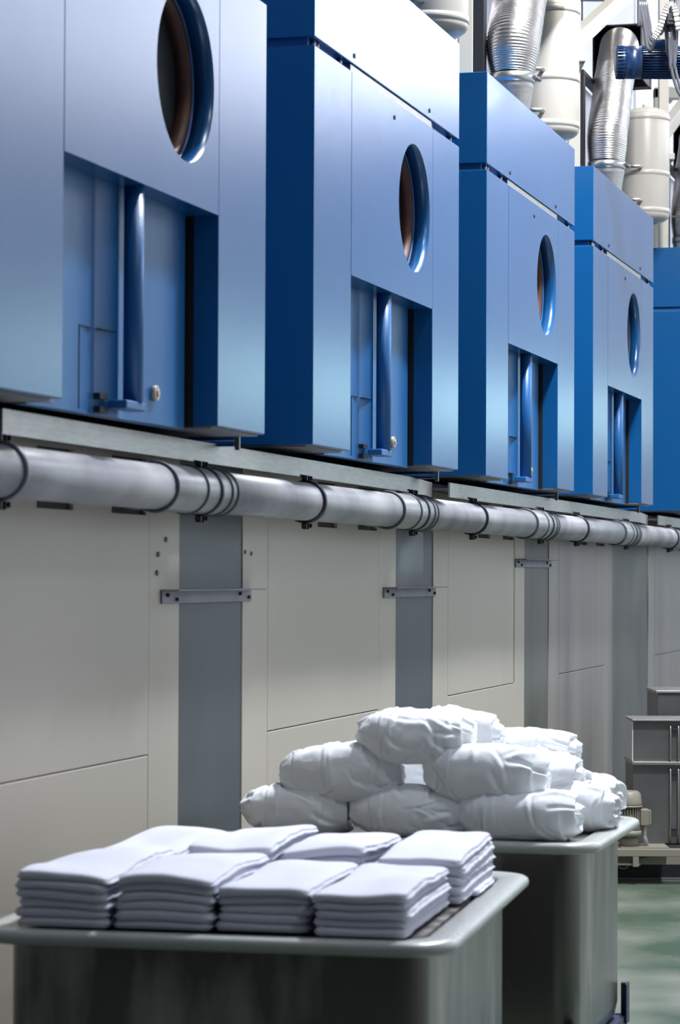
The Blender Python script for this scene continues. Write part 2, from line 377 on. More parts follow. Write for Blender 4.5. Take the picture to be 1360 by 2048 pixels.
def clamp(tc, dark=True):
    x = tc - pt0
    c = MB().tube([(x - .011, 0, PZ), (x - .010, 0, PZ), (x + .010, 0, PZ), (x + .011, 0, PZ)], [PR + .002, PR + .009, PR + .009, PR + .002], 48).build('clamp', M['blackmetal' if dark else 'zinc'], pipe)
    for s in (1, -1):
        zc = PZ + s * (PR + .016)
        MB().box(x - .018, x - .010, -.009, .009, zc - .012, zc + .008, .001).box(x + .010, x + .018, -.009, .009, zc - .012, zc + .008, .001).tube([(x - .034, 0, zc), (x + .030, 0, zc)], .0042, 8).tube([(x - .022, 0, zc), (x - .018, 0, zc)], .010, 6).box(x + .022, x + .026, -.016, .016, zc - .007, zc + .007, .002).build('clamp_bolt', M['blackmetal'], c)
    if True:
        MB().tube([(x, 0, PZ + PR + .02), (x, .02, 1.93)], .004, 8).build('hanger_rod', M['steel_dark'], c)
for tc in JO[1:] + [5.78, 8.41, 11.01, 13.55, 16.96]: clamp(tc, tc > 6)
for t0, t1, m, lab in CAB[:4]:
    x = t0 + 1.6 - pt0
    MB().tube([(x, .0, PZ - .025), (x, .06, PZ - .022), (x, .2, PZ - .02)], .038, 24).build('branch', M['pipe'], pipe)

# ------------------------------------------------------------------ things above the machines
def make_tank():
    t = thing('pressure_tank', 'x', 'tank', (0, 0, 3.86), RZ, 'cream pressure tanks above the machines')
    r = .155; pr = []
    for i in range(9): a = i / 8 * math.pi / 2; pr.append((r * math.sin(a), 3.93 - .06 * math.cos(a)))
    pr += [(r, 4.57)]
    for i in range(1, 9): a = i / 8 * math.pi / 2; pr.append((r * math.cos(a), 4.57 + .065 * math.sin(a)))
    MB().lathe(pr, 56).build('shell', M['tank'], t)
    for z in (3.955, 4.195, 4.555): MB().lathe([(r - .001, z - .016), (r + .003, z - .014), (r + .003, z + .014), (r - .001, z + .016)], 56).build('weld_band', M['tank'], t)
    MB().tube([(0, 0, 4.62), (0, 0, 4.655)], .022, 20).build('top_fitting', M['tank'], t)
    d = Vector((-.30, -.95, 0)).normalized(); d.rotate(Matrix.Rotation(-RZ, 3, 'Z')); lf = Vector((-1, .1, 0)); lf.rotate(Matrix.Rotation(-RZ, 3, 'Z'))
    for z in (4.225, 4.01):
        n = MB().tube([d * .15 + Vector((0, 0, z)), d * .185 + Vector((0, 0, z)), d * .19 + lf * .02 + Vector((0, 0, z)), d * .19 + lf * .085 + Vector((0, 0, z + .006))], .012, 14).build('stub_pipe', M['steel'], t)
        MB().tube([d * .19 + lf * .08 + Vector((0, 0, z + .006)), d * .19 + lf * .11 + Vector((0, 0, z + .008))], .016, 12).build('cap', M['blackmetal'], n)
    return t
tank = make_tank()
for i, (tt, lab) in enumerate([(10.77, 'cream pressure tank cut off by the top edge, nearest of the tanks'), (13.46, 'tall cream pressure tank right of the nearer silver duct'), (16.80, 'cream pressure tank right of the farther silver duct, below the blue motor')]):
    o = tank if i == 0 else copy_tree(tank)
    o.location = rp(tt, 2.55, 3.86); o['label'] = lab
def bar(mb, p, q, w_, h_):
    p, q = Vector(p), Vector(q); d = q - p; L = d.length; mt = Matrix.Translation((p + q) / 2) @ d.to_track_quat('X', 'Z').to_matrix().to_4x4()
    return mb.box(-L / 2, L / 2, -w_ / 2, w_ / 2, -h_ / 2, h_ / 2, .004, 1, mt)
for i, (tt, lab) in enumerate([(10.77, 'cream steel support frame behind the nearest tank'), (13.46, 'cream steel support frame with long diagonal brace rising across the dark duct box'), (16.80, 'cream steel support frame with diagonal brace at right edge of the photo')]):
    wx, wy, _ = rp(tt, 2.55); c = thing('support_frame', lab, 'steel frame', (wx + .16, wy + .36, zt), 0, 'cream support frames for the tanks')
    MB().box(-.032, .032, -.032, .032, zt, 5.6, .004).build('column', M['beam'], c)
    a = Vector(rp(tt + .55, 2.6, 4.44)) - Vector((wx + .16, wy + .36, 0)); b = Vector(rp(tt + 3.1, 2.6, 5.367)) - Vector((wx + .16, wy + .36, 0))
    if i: bar(MB(), a, b, .07, .10).build('brace', M['beam'], c)
    MB().box(-.16, .03, -.36, -.30, 4.3, 4.34, .004).box(-.03, .03, -.33, 0, 4.3, 4.34, .004).build('tank_arm', M['beam'], c)

def make_duct(hr):
    # path in row-aligned local coordinates, x along the row, y towards the wall
    t = thing('exhaust_duct', 'x', 'duct', (0, 0, zt), RZ, 'silver exhaust ducts above the machines')
    n = 10
    MB().tube([(0, 0, 3.75), (0, 0, 3.93), (0, 0, 3.955)], [.072, .103, .104], n * 4, smooth=False).build('cone', M['steel'], t)
    MB().tube([(0, 0, 3.95), (0, 0, 3.952), (0, 0, 3.995), (0, 0, 3.997)], [.105, .110, .110, .105], 48).build('collar', M['ductband'], t)
    MB().tube([(-.02, -.112, 3.975), (.05, -.125, 3.975)], .011, 10).build('collar_screw', M['steel_dark'], t)
    K = [Vector(k_) for k_ in [(0, 0, 3.99), (.01, 0, 4.06), (.03, 0, 4.164), (.10, 0, 4.272), (.25, 0, 4.50), (.40, 0, 4.68), (.58, .02, 4.785), (.85, .06, 4.80)]]
    Q = []
    def cr(p0, p1, p2, p3, u):
        return .5 * ((2 * p1) + (p2 - p0) * u + (2 * p0 - 5 * p1 + 4 * p2 - p3) * u * u + (3 * p1 - p0 - 3 * p2 + p3) * u ** 3)
    for i in range(len(K) - 1):
        for j in range(200): Q.append(cr(K[max(i - 1, 0)], K[i], K[i + 1], K[min(i + 2, len(K) - 1)], j / 200))
    P = [Q[0]]; L = [0]; acc = 0
    for a, b in zip(Q, Q[1:]):
        acc += (b - a).length
        if acc - L[-1] >= .0024: P.append(b); L.append(acc)
    rs = []
    for l in L:
        base = .103 + (hr - .103) * math.sin(min(1, l / .16) * math.pi / 2)
        rs.append(base + .0016 * math.cos(2 * math.pi * l / .0122) + .003 * noise.noise(Vector((l * 9, hr * 50, 0))))
    MB().tube(P, rs, 56).build('flexible_hose', M['duct'], t)
    return t
for i, (tt, lab) in enumerate([(12.23, 'large silver corrugated duct nearest the camera, running off the top edge'), (14.97, 'silver corrugated duct behind the blue motor, bending into a dark box'), (18.45, 'silver corrugated duct cut off by the right edge')]):
    o = make_duct((.131, .116, .12)[i])
    o.location = rp(tt, 2.50, zt); o['label'] = lab
for i, (tt, lab) in enumerate([(12.23, 'dark exhaust box behind the nearest silver duct'), (14.97, 'dark exhaust box with open front taking the silver duct'), (18.45, 'dark exhaust box at the right edge of the photo')]):
    c = row_thing('exhaust_box', lab, 'exhaust box', tt + .62, 2.42, zt, 'dark exhaust boxes behind the ducts')
    # hollow sheet box, its open mouth towards the camera, on two black legs
    z0, z1, y0, y1, x1 = 4.60, 4.93, -.03, .27, .40
    b = MB().box(0, x1, y0, y1, z1 - .008, z1).box(0, x1, y0, y0 + .008, z0, z1).box(0, x1, y1 - .008, y1, z0, z1).box(.30, x1, y0, y1, z0, z1).box(.0, x1, y0 + .1, y1, z0, z0 + .01)
    b.build('box', M['black'], c)
    MB().box(-.7, -.64, .20, .255, zt, 4.50, .003).box(-.7, x1, .20, .255, 4.50, 4.53, .003).box(.34, .39, .2, .255, zt, z0).build('black_stand', M['black'], c)
    MB().box(-.6, .4, .27, .28, zt, 4.5).build('pale_side', M['lilac'], c)  # lilac light on the dark side is put into this pale colour

# blue motor on an overhead bracket
mo = thing('electric_motor', 'dark blue ribbed electric motor hanging at top right in front of the duct', 'motor', (1.43, 13.6, 4.197))
zc = 4.283
MB().tube([(0, 0, zc), (.012, 0, zc), (.035, 0, zc), (.049, 0, zc)], [.055, .072, .083, .085], 40).build('fan_cover', M['navy'], mo)
MB().tube([(.049, 0, zc), (.135, 0, zc)], .086, 40).build('cowl', M['navy'], mo)
mb = MB().tube([(.135, 0, zc), (.34, 0, zc)], .070, 40)
for i in range(36):
    a = 2 * math.pi * i / 36
    bar(mb, (.138, .079 * math.cos(a), zc + .079 * math.sin(a)), (.335, .079 * math.cos(a), zc + .079 * math.sin(a)), .004, .004) if False else mb.box(.138, .335, -.0022, .0022, .068, .086, mtx=Matrix.Translation((0, 0, zc)) @ Matrix.Rotation(a, 4, 'X'))
mb.build('ribbed_body', M['navy'], mo)
mb = MB()
for i in range(28):
    a = 2 * math.pi * i / 28; mb.box(.006, .047, -.003, .003, .070, .0875, mtx=Matrix.Translation((0, 0, zc)) @ Matrix.Rotation(a, 4, 'X'))
mb.build('fan_grille', M['navy'], mo)
MB().box(.20, .29, -.05, .05, zc + .07, zc + .115, .006).build('terminal_box', M['navy'], mo)
MB().tube([(.34, 0, zc), (.355, 0, zc), (.50, 0, zc)], [.086, .075, .07], 32).build('gearbox', M['navy'], mo)
MB().box(.42, .50, -.05, .05, zc + .05, ZC, .004).build('hanger', M['beam'], mo)
def spline(pts, n=10):
    K = [Vector(p) for p in pts]; P = []
    for i in range(len(K) - 1):
        p0, p1, p2, p3 = K[max(i - 1, 0)], K[i], K[i + 1], K[min(i + 2, len(K) - 1)]
        for j in range(n):
            u = j / n; P.append(.5 * ((2 * p1) + (p2 - p0) * u + (2 * p0 - 5 * p1 + 4 * p2 - p3) * u * u + (3 * p1 - p0 - 3 * p2 + p3) * u ** 3))
    P.append(K[-1]); return P
def cable(pts, r, m, label, cat='cable', name='cable', group=None):
    o = MB().tube(spline(pts), r, 12).build(name, M[m]); tag(o, label, cat, group); return o
yk = 13.42
for i, (dx, low, lab) in enumerate([(0, 4.31, 'thick grey cable hanging in front of the blue motor, lowest of its loop'), (.013, 4.335, 'grey cable second in the bundle hanging at the blue motor'), (.024, 4.36, 'grey cable third in the bundle hanging at the blue motor'), (.034, 4.38, 'grey cable at the right of the bundle hanging at the blue motor')]):
    cable([(1.535 + dx, yk, ZC), (1.533 + dx, yk, 4.75), (1.54 + dx, yk, 4.56), (1.562 + dx * .9, yk, 4.44), (1.575 + dx * .6, yk, low + .03), (1.592 + dx * .6, yk, low), (1.607 + dx * .5, yk, low + .03), (1.63 + dx * .6, yk, 4.40), (1.665 + dx, yk, 4.50), (1.70 + dx, yk, 4.56), (1.72 + dx, yk, ZC)], .0075 if i else .010, 'cable', lab, group='cables hanging at the blue motor')
for i, dx in enumerate((0, .02)):
    cable([(1.715 + dx, yk - .03, ZC), (1.70 + dx, yk - .03, 4.50), (1.688 + dx, yk - .03, 4.40), (1.69 + dx, yk - .03, 4.28), (1.705 + dx, yk - .03, 4.18), (1.74 + dx, yk - .03, 4.08), (1.80 + dx, yk - .03, 4.02)], .008, 'cable', ('outer' if i else 'inner') + ' dark cable curving down past the right end of the blue motor', group='cables past the motor end')
ch = MB()
P = spline([(1.600, yk - .07, 4.355), (1.628, yk - .07, 4.40), (1.652, yk - .07, 4.47), (1.672, yk - .07, 4.525), (1.70, yk - .07, 4.535), (1.713, yk - .07, 4.49), (1.73, yk - .07, 4.40)], 4)
for a, b in zip(P, P[1:]): bar(ch, a, a + (b - a) * .9, .03, .03)
tag(ch.build('cable_chain', M['whiteplastic']), 'white ribbed cable guide arching above the right end of the blue motor', 'cable guide')
cl = thing('cable_clamp', 'black cable clamp block at the right edge above the motor', 'clamp', (1.69, yk - .05, 4.43))
MB().box(-.02, .08, -.02, .04, 4.43, 4.49, .005).box(-.01, .08, -.025, .045, 4.45, 4.46, .002).build('block', M['black'], cl)
MB().box(.02, .06, .04, .06, 4.46, ZC).build('rod', M['steel_dark'], cl)

# distant steelwork and wall pieces
c = thing('portal_frame', 'cream rectangular steel frame behind the farthest tank', 'steel frame', (2.548, 20.8, FLOOR))
MB().box(-.05, .05, -.05, .05, FLOOR, 5.49, .004).box(2.0, 2.1, -.05, .05, FLOOR, 5.49, .004).build('post', M['beam'], c)
MB().box(-.05, 2.1, -.05, .05, 5.41, 5.495, .004).build('crossbeam', M['beam'], c)
c = thing('concrete_column', 'whitish rough column far behind, right of the silver duct', 'column', (2.79, 24, FLOOR))
MB().box(-.085, .085, -.1, .1, FLOOR, ZC - .01, .01).build('shaft', M['wall'], c)
tag(MB().tube([(2.28, 21, FLOOR), (2.28, 21, 5.6), (2.24, 21, 5.64)], .02, 12).build('riser_pipe', M['copper']), 'thin brown riser pipe beside the whitish column', 'pipe')
tag(MB().box(3.02, 3.18, 24.9, 25.1, 6.15, 6.28, .01).box(3.08, 3.12, 24.98, 25.02, 6.28, ZC).build('smoke_vent', M['steel_dark']), 'small dark grey vent box below the blue motor, far behind', 'vent')
tag(MB().tube([(1.46, 15.8, 4.95), (1.46, 15.8, ZC)], .005, 8).build('hanging_rod', M['zinc']), 'thin vertical rod hanging above the brace near the tall tank', 'rod')
tag(MB().box(1.2, 1.85, 17.2, 17.3, 5.42, 5.5).box(1.2, 1.25, 17.2, 17.3, 5.5, ZC).build('roof_beam', M['zinc']), 'grey overhead beam end at the top edge above the tall tank', 'beam')
tag(MB().tube([(2.16, 17.0, 3.94), (2.45, 16.98, 3.96)], .008, 10).tube([(2.45, 16.98, 3.96), (2.45, 17.3, zt)], .008, 10).build('handrail', M['steel']), 'thin pale rail above the farthest machine, below the last duct', 'rail')

# ------------------------------------------------------------------ stainless bins, frame and cream motor at lower right
c = thing('steel_bin', 'large stainless bin with two stacked panels and vertical rods at right edge', 'bin', (1.544, 13.7, .19), 0)
MB().box(0, .95, .02, .38, .192, .612).build('lower_box', M['steel_dark'], c, .003)
MB().box(0, .95, .02, .38, .622, .835).build('upper_box', M['steel_dark'], c, .003)
MB().box(-.004, 0, .02, .37, .624, .833).build('pale_side', M['lilac'], c)  # lighter left side laid over the upper box
MB().box(-.006, .95, -.006, .385, .606, .622, .002).build('middle_flange', M['steel'], c)
MB().box(-.004, .95, -.006, .385, .835, .842, .001).build('top_flange', M['steel'], c)
for x in (.194, .236):
    MB().tube([(x, .018, .625), (x, .0, .63), (x, .0, .80), (x, .005, .808), (x, .02, .81)], .0045, 10).build('rod', M['steel'], c)
    MB().tube([(x, .018, .194), (x, .0, .2), (x, .0, .575), (x, .005, .583), (x, .02, .585)], .0045, 10).build('rod', M['steel'], c)
for z in (.79, .56, .27): MB().box(.199, .231, .0, .02, z - .005, z + .005, .002).build('rod_clip', M['blackmetal'], c)
c = thing('steel_hopper', 'second stainless box, its dark rim just above the large bin at right edge', 'box', (1.80, 14.6, FLOOR))
MB().box(-.02, .9, 0, .5, FLOOR, .94, .004).build('body', M['steel_dark'], c)
MB().box(-.03, .9, -.01, .5, .94, .955, .002).build('rim', M['steel'], c)
c = thing('cream_frame', 'cream steel floor frame carrying the bin and small motor at lower right', 'frame', (1.36, 13.5, FLOOR))
MB().box(0, 1.2, 0, .05, .147, .186, .003).box(0, 1.2, .6, .65, .147, .186, .003).box(0, .05, .05, .6, .147, .186, .003).box(1.15, 1.2, .05, .6, .147, .186, .003).build('rail', M['cream'], c)
MB().box(0.02, 1.18, .1, .14, .095, .147, .002).box(.0, .20, .02, .04, .10, .112).box(.16, .19, .0, .03, .095, .147).build('lower_rail', M['cream'], c)
for x, y in ((0, 0), (1.15, 0), (0, .6), (1.15, .6)): MB().box(x, x + .05, y, y + .05, FLOOR, .147, .003).build('leg', M['cream'], c)
MB().tube(spline([(.05, .07, .12), (.12, .06, .08), (.2, .07, .13), (.45, .06, .15), (.7, .07, .11), (.9, .06, .14)]), .006, 8).build('hose', M['cable'], c)
MB().box(.1, .35, .02, .3, .186, .192).build('motor_plate', M['cream'], c)
c = thing('small_motor', 'cream upright electric motor standing beside the steel bin', 'motor', (1.51, 13.60, .192))
MB().tube([(0, 0, .40), (0, 0, .415), (0, 0, .465), (0, 0, .478)], [.068, .067, .060, .045], 36).tube([(0, 0, .394), (0, 0, .404)], .07, 36).build('fan_cover', M['cream'], c)
mb = MB().tube([(0, 0, .27), (0, 0, .40)], .052, 32)
for i in range(28): a = 2 * math.pi * i / 28; mb.box(.05, .064, -.002, .002, .28, .39, mtx=Matrix.Rotation(a, 4, 'Z'))
mb.build('ribbed_body', M['cream'], c)
MB().tube([(0, 0, .245), (0, 0, .275)], .068, 32).tube([(0, 0, .192), (0, 0, .245)], .05, 32).build('flange', M['cream'], c)
MB().box(.055, .10, -.04, .03, .30, .385, .005).box(.10, .112, -.035, .025, .305, .38, .004).build('terminal_box', M['cream'], c)
MB().tube([(.08, 0, .30), (.08, 0, .24), (.095, .01, .2)], .012, 10).build('conduit', M['whiteplastic'], c)
c = thing('shade_block', 'added low black block for the dark shade beneath the cream frame', 'base', (1.42, 13.75, FLOOR))  # added black block, stands in for the undershadow below the bin
MB().box(0, 1.1, 0, .4, FLOOR, .10, .004).build('shade_body', M['black'], c)
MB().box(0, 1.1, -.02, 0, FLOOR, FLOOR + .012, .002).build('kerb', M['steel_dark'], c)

# ------------------------------------------------------------------ laundry trolleys
def rrect(x0, x1, y0, y1, r, n=10):
    out = []
    for cx, cy, a0 in ((x1 - r, y0 + r, -90), (x1 - r, y1 - r, 0), (x0 + r, y1 - r, 90), (x0 + r, y0 + r, 180)):
        for i in range(n + 1): a = R(a0 + 90 * i / n); out.append((cx + r * math.cos(a), cy + r * math.sin(a)))
    return out
def loft(mb, loops, close=True, smooth=True, capa=False, capb=False):
    bm = mb.bm; V = [[bm.verts.new(p) for p in l] for l in loops]; n = len(V[0])
    for a, b in zip(V, V[1:]):
        for i in range(n):
            f = bm.faces.new((a[i], a[(i + 1) % n], b[(i + 1) % n], b[i])); f.smooth = smooth
    if capa: bm.faces.new(V[0][::-1])
    if capb: bm.faces.new(V[-1])
    return mb
RIMZ = .71
KT, ZT = .88, -.2182              # trolleys are built at full size and set at KT scale about the floor
def KM(): return Matrix.Translation((0, 0, 1.6)) @ Matrix.Scale(KT, 4) @ Matrix.Translation((0, 0, -1.6))
def make_trolley(name, label, loc, rz, Wt, Lt, deck):
    # local: x to the left is negative (front-right outer rim corner at 0,0), y away from the camera
    t = thing(name, label, 'laundry trolley', (loc[0] * KT, loc[1] * KT, 0), rz, 'metal laundry trolleys'); t.scale = (KT,) * 3; ZB[t.name] = ZT
    oh = .075; x0, x1, y0, y1 = -Wt + oh, -oh, oh, Lt - oh; rb = .085
    loops = []
    for ins, z in ((0, RIMZ - .02), (0, .05), (.01, .0), (.05, -.01)):
        loops.append([(x, y, z) for x, y in rrect(x0 + ins, x1 - ins, y0 + ins, y1 - ins, rb)])
    mb = loft(MB(), loops, capb=True)
    loft(mb, [[(x, y, z) for x, y in rrect(x0 + .008, x1 - .008, y0 + .008, y1 - .008, rb)] for z in (RIMZ - .02, deck - .02)], capb=True)
    mb.build('tub', M['galv'], t)
    prof = [(.075 + .012, RIMZ - .045), (.03, RIMZ - .037), (.010, RIMZ - .034), (.002, RIMZ - .026), (0, RIMZ - .016), (.003, RIMZ - .006), (.012, RIMZ), (.03, RIMZ + .002), (.078, RIMZ - .002), (.088, RIMZ - .012), (.090, RIMZ - .04)]
    loops = [[(x, y, z) for x, y in rrect(-Wt + i_, -i_, i_, Lt - i_, max(.13 - i_ * .5, .08), 14)] for i_, z in prof]
    loft(MB(), loops).build('rim', M['rim'], t)
    MB().prism(rrect(x0 + .02, x1 - .02, y0 + .02, y1 - .02, .07), deck - .02, deck).build('inner_deck', M['galv'], t)
    fr = MB().box(x0 - .02, x1 + .02, y0 - .02, y0 + .02, -.04, -.01).box(x0 - .02, x1 + .02, y1 - .02, y1 + .02, -.04, -.01).box(x0 - .02, x0 + .02, y0, y1, -.04, -.01).box(x1 - .02, x1 + .02, y0, y1, -.04, -.01).build('base_frame', M['navyframe'], t)
    for x, y, sx, sy in ((x0, y0, -1, -1), (x1, y0, 1, -1), (x0, y1, -1, 1), (x1, y1, 1, 1)):
        MB().box(min(x, x + sx * .028), max(x, x + sx * .028), min(y + sy * .0, y + sy * .028), max(y + sy * .0, y + sy * .028), -.04, .105, .002).box(min(x + sx * .022, x + sx * .028), max(x + sx * .022, x + sx * .028), min(y + sy * .028, y - sy * .04), max(y + sy * .028, y - sy * .04), -.04, .105, .001).build('corner_upright', M['navyframe'], t)
        cx, cy = x - sx * .08, y - sy * .08
        k_ = MB().box(cx - .035, cx + .035, cy - .035, cy + .035, -.05, -.04).box(cx - .022, cx - .018, cy - .02, cy + .02, ZT + .05, -.05).box(cx + .018, cx + .022, cy - .02, cy + .02, ZT + .05, -.05).build('caster', M['zinc'], t)
        MB().tube([(cx - .015, cy, ZT + .06), (cx + .015, cy, ZT + .06)], .06, 28).build('wheel', M['rubber'], k_)
    return t
A1, A2 = R(-11.4), R(-15.0)
TW1, TL1, TW2, TL2 = 1.22, 1.60, 1.25, 1.10
t1 = make_trolley('laundry_trolley', 'near metal laundry trolley filled with flat folded towels', (.27, 6.27), A1, TW1, TL1, .705)
t2 = make_trolley('laundry_trolley', 'farther metal laundry trolley heaped with rolled white robes', (.845, 8.60), A2, TW2, TL2, .70)

# ------------------------------------------------------------------ folded towels
def towel(name, x0, y0, w_, l_, k_, seed, sseed, T, stack_base, nlay, parent_m, sag=.0):
    """towel number k_ (0 = bottom) of a stack; local trolley coordinates"""
    rnd = random.Random(seed); mb = MB(); bm = mb.bm
    jx, jy = rnd.uniform(-.005, .005), rnd.uniform(-.010, .008); dw = rnd.uniform(-.010, .004)
    yaw = rnd.uniform(-.008, .008)
    cx, cy = x0 + w_ / 2 + jx, y0 + l_ / 2 + jy; hw, hl = (w_ + dw) / 2, l_ / 2 + rnd.uniform(-.006, .004)
    def th(x, y):      # local thickness of every layer at this place, shared by the stack
        u = (x - (x0 + w_ / 2)) / (w_ / 2); v = (y - (y0 + l_ / 2)) / (l_ / 2)
        e = 1 - .07 * min(1, abs(u)) ** 6 - .05 * max(0, -v) ** 6 - .05 * max(0, v) ** 4
        return T * e * (1 + .16 * noise.noise(Vector((x * 5 + sseed, y * 3, sseed * 1.7))) + sag * (u * .5))
    def lev(q, x, y):  # height of a layer boundary in layers; the inner boundaries wander
        if q <= 0 or q >= nlay: return q
        return q + .22 * noise.noise(Vector((x * 6 + q * 5.3, y * 2.5, sseed + q * 2.9)))
    def wob(x, y): return .0025 * noise.noise(Vector((x * 14, y * 9, seed * 3.3)))
    Nn = 112; base = rrect(-hw, hw, -hl, hl, .02, 4)
    per = []   # resample the outline evenly
    seg = [(Vector(base[i]), Vector(base[(i + 1) % len(base)])) for i in range(len(base))]
    tot = sum((b - a).length for a, b in seg); acc = 0; i = 0; want = 0
    for a, b in seg:
        d = (b - a).length
        while want < acc + d and len(per) < Nn: per.append(a + (b - a) * ((want - acc) / max(d, 1e-9))); want += tot / Nn
        acc += d
    while len(per) < Nn: per.append(per[-1].copy())
    NL = 12
    def P(px, py, f):
        x = cx + px - py * yaw; y = cy + py + px * yaw; t_ = th(x, y)
        lo = lev(k_, x, y) * t_; hi = lev(k_ + 1, x, y) * t_ - .0008
        zz = lo + (hi - lo) * f + (wob(x, y) if k_ == nlay - 1 and f > .5 else 0)
        return (x, y, stack_base + zz)
    rings = []
    for j in range(NL + 1):
        f = j / NL; ring = []
        for p in per:
            side = max(0, min(1, (abs(p.x) / hw - .9) * 12)) * (1 if abs(p.y) < hl * .985 else 0)
            nose = math.sqrt(max(0, 1 - (2 * f - 1) ** 2)) * .010
            folds = (.5 + .5 * math.cos(4 * math.pi * f + 1.3 * noise.noise(Vector((p.y * 9, seed, 0))))) * .007 * math.sin(math.pi * f) ** .5 + .003 * noise.noise(Vector((p.y * 25, f * 3, seed)))
            off = nose * (1 - side) + (folds + nose * .5) * side - .010
            d = Vector((max(-1, min(1, p.x / hw * 1.0)) if side > 0 else 0, 0 if side > 0 else (1 if p.y > 0 else -1)))
            if abs(abs(p.x) - hw) < .02 and abs(abs(p.y) - hl) < .02: d = Vector((math.copysign(.7, p.x), math.copysign(.7, p.y)))
            q = p + d * off
            ring.append(bm.verts.new(P(q.x, q.y, f)))
        rings.append(ring)
    for a, b in zip(rings, rings[1:]):
        for i in range(Nn):
            fc = bm.faces.new((a[i], a[(i + 1) % Nn], b[(i + 1) % Nn], b[i])); fc.smooth = True
    for f, ring in ((0, rings[0]), (1, rings[-1])):
        prev = ring
        for s_ in (.93, .85, .72, .58, .44, .3, .15):
            cur = []
            for p in per:
                cur.append(bm.verts.new(P(p.x * s_ * (1 - .010 / hw), p.y * s_, f)))
            for i in range(Nn):
                fc = bm.faces.new((prev[i], prev[(i + 1) % Nn], cur[(i + 1) % Nn], cur[i])); fc.smooth = True
            prev = cur
        c0 = bm.verts.new(P(0, 0, f))
        for i in range(Nn): fc = bm.faces.new((prev[i], prev[(i + 1) % Nn], c0)); fc.smooth = True
    bmesh.ops.transform(bm, matrix=parent_m, verts=bm.verts[:])
    return mb.build(name, M['cloth'])
m1 = KM() @ Matrix.Translation((.27, 6.27, 0)) @ Matrix.Rotation(A1, 4, 'Z')
ORD = ['topmost', 'second', 'third', 'fourth', 'fifth', 'sixth', 'seventh']
COLN = ['leftmost', 'second', 'third', 'rightmost']
TB = .7128
# (x0, width, layers front, T front, layers back, T back)
cols = [(-1.122, .245, 6, .0240, 6, .0220), (-.868, .252, 6, .0232, 6, .0248), (-.607, .242, 5, .0225, 5, .0275), (-.358, .243, 5, .0222, 5, .0272)]
for ci, (cx, cw, nf, Tf, nb_, Tb) in enumerate(cols):
    for row, (y0, l_, n_, T_) in enumerate(((.075, .66, nf, Tf), (.765, .62, nb_, Tb))):
        dx = .03 * row if ci == 3 else .0
        for k_ in range(n_):
            j = n_ - 1 - k_
            o = towel('folded_towel', cx + dx, y0 + .02 * ((ci * 7) % 3), cw, l_, k_, 100 * ci + 10 * row + k_, ci * 3.1 + row * 7.7, T_, TB, n_, m1)
            which = 'topmost' if j == 0 else ORD[j] + ' from top'
            tag(o, 'folded white towel, %s in the %s %s stack%s' % (which, COLN[ci], 'front' if row == 0 else 'rear', '' if ci in (0, 3) else ' from the left'), 'towel', 'folded towels in the near trolley')
mcloth = MB()
c_ = towel('folded_towel', -.165, .95, .10, .33, 0, 991, 2.2, .018, .712, 1, m1); tag(c_, 'small white towel corner spilling onto the right rim of the near trolley', 'towel', 'folded towels in the near trolley')

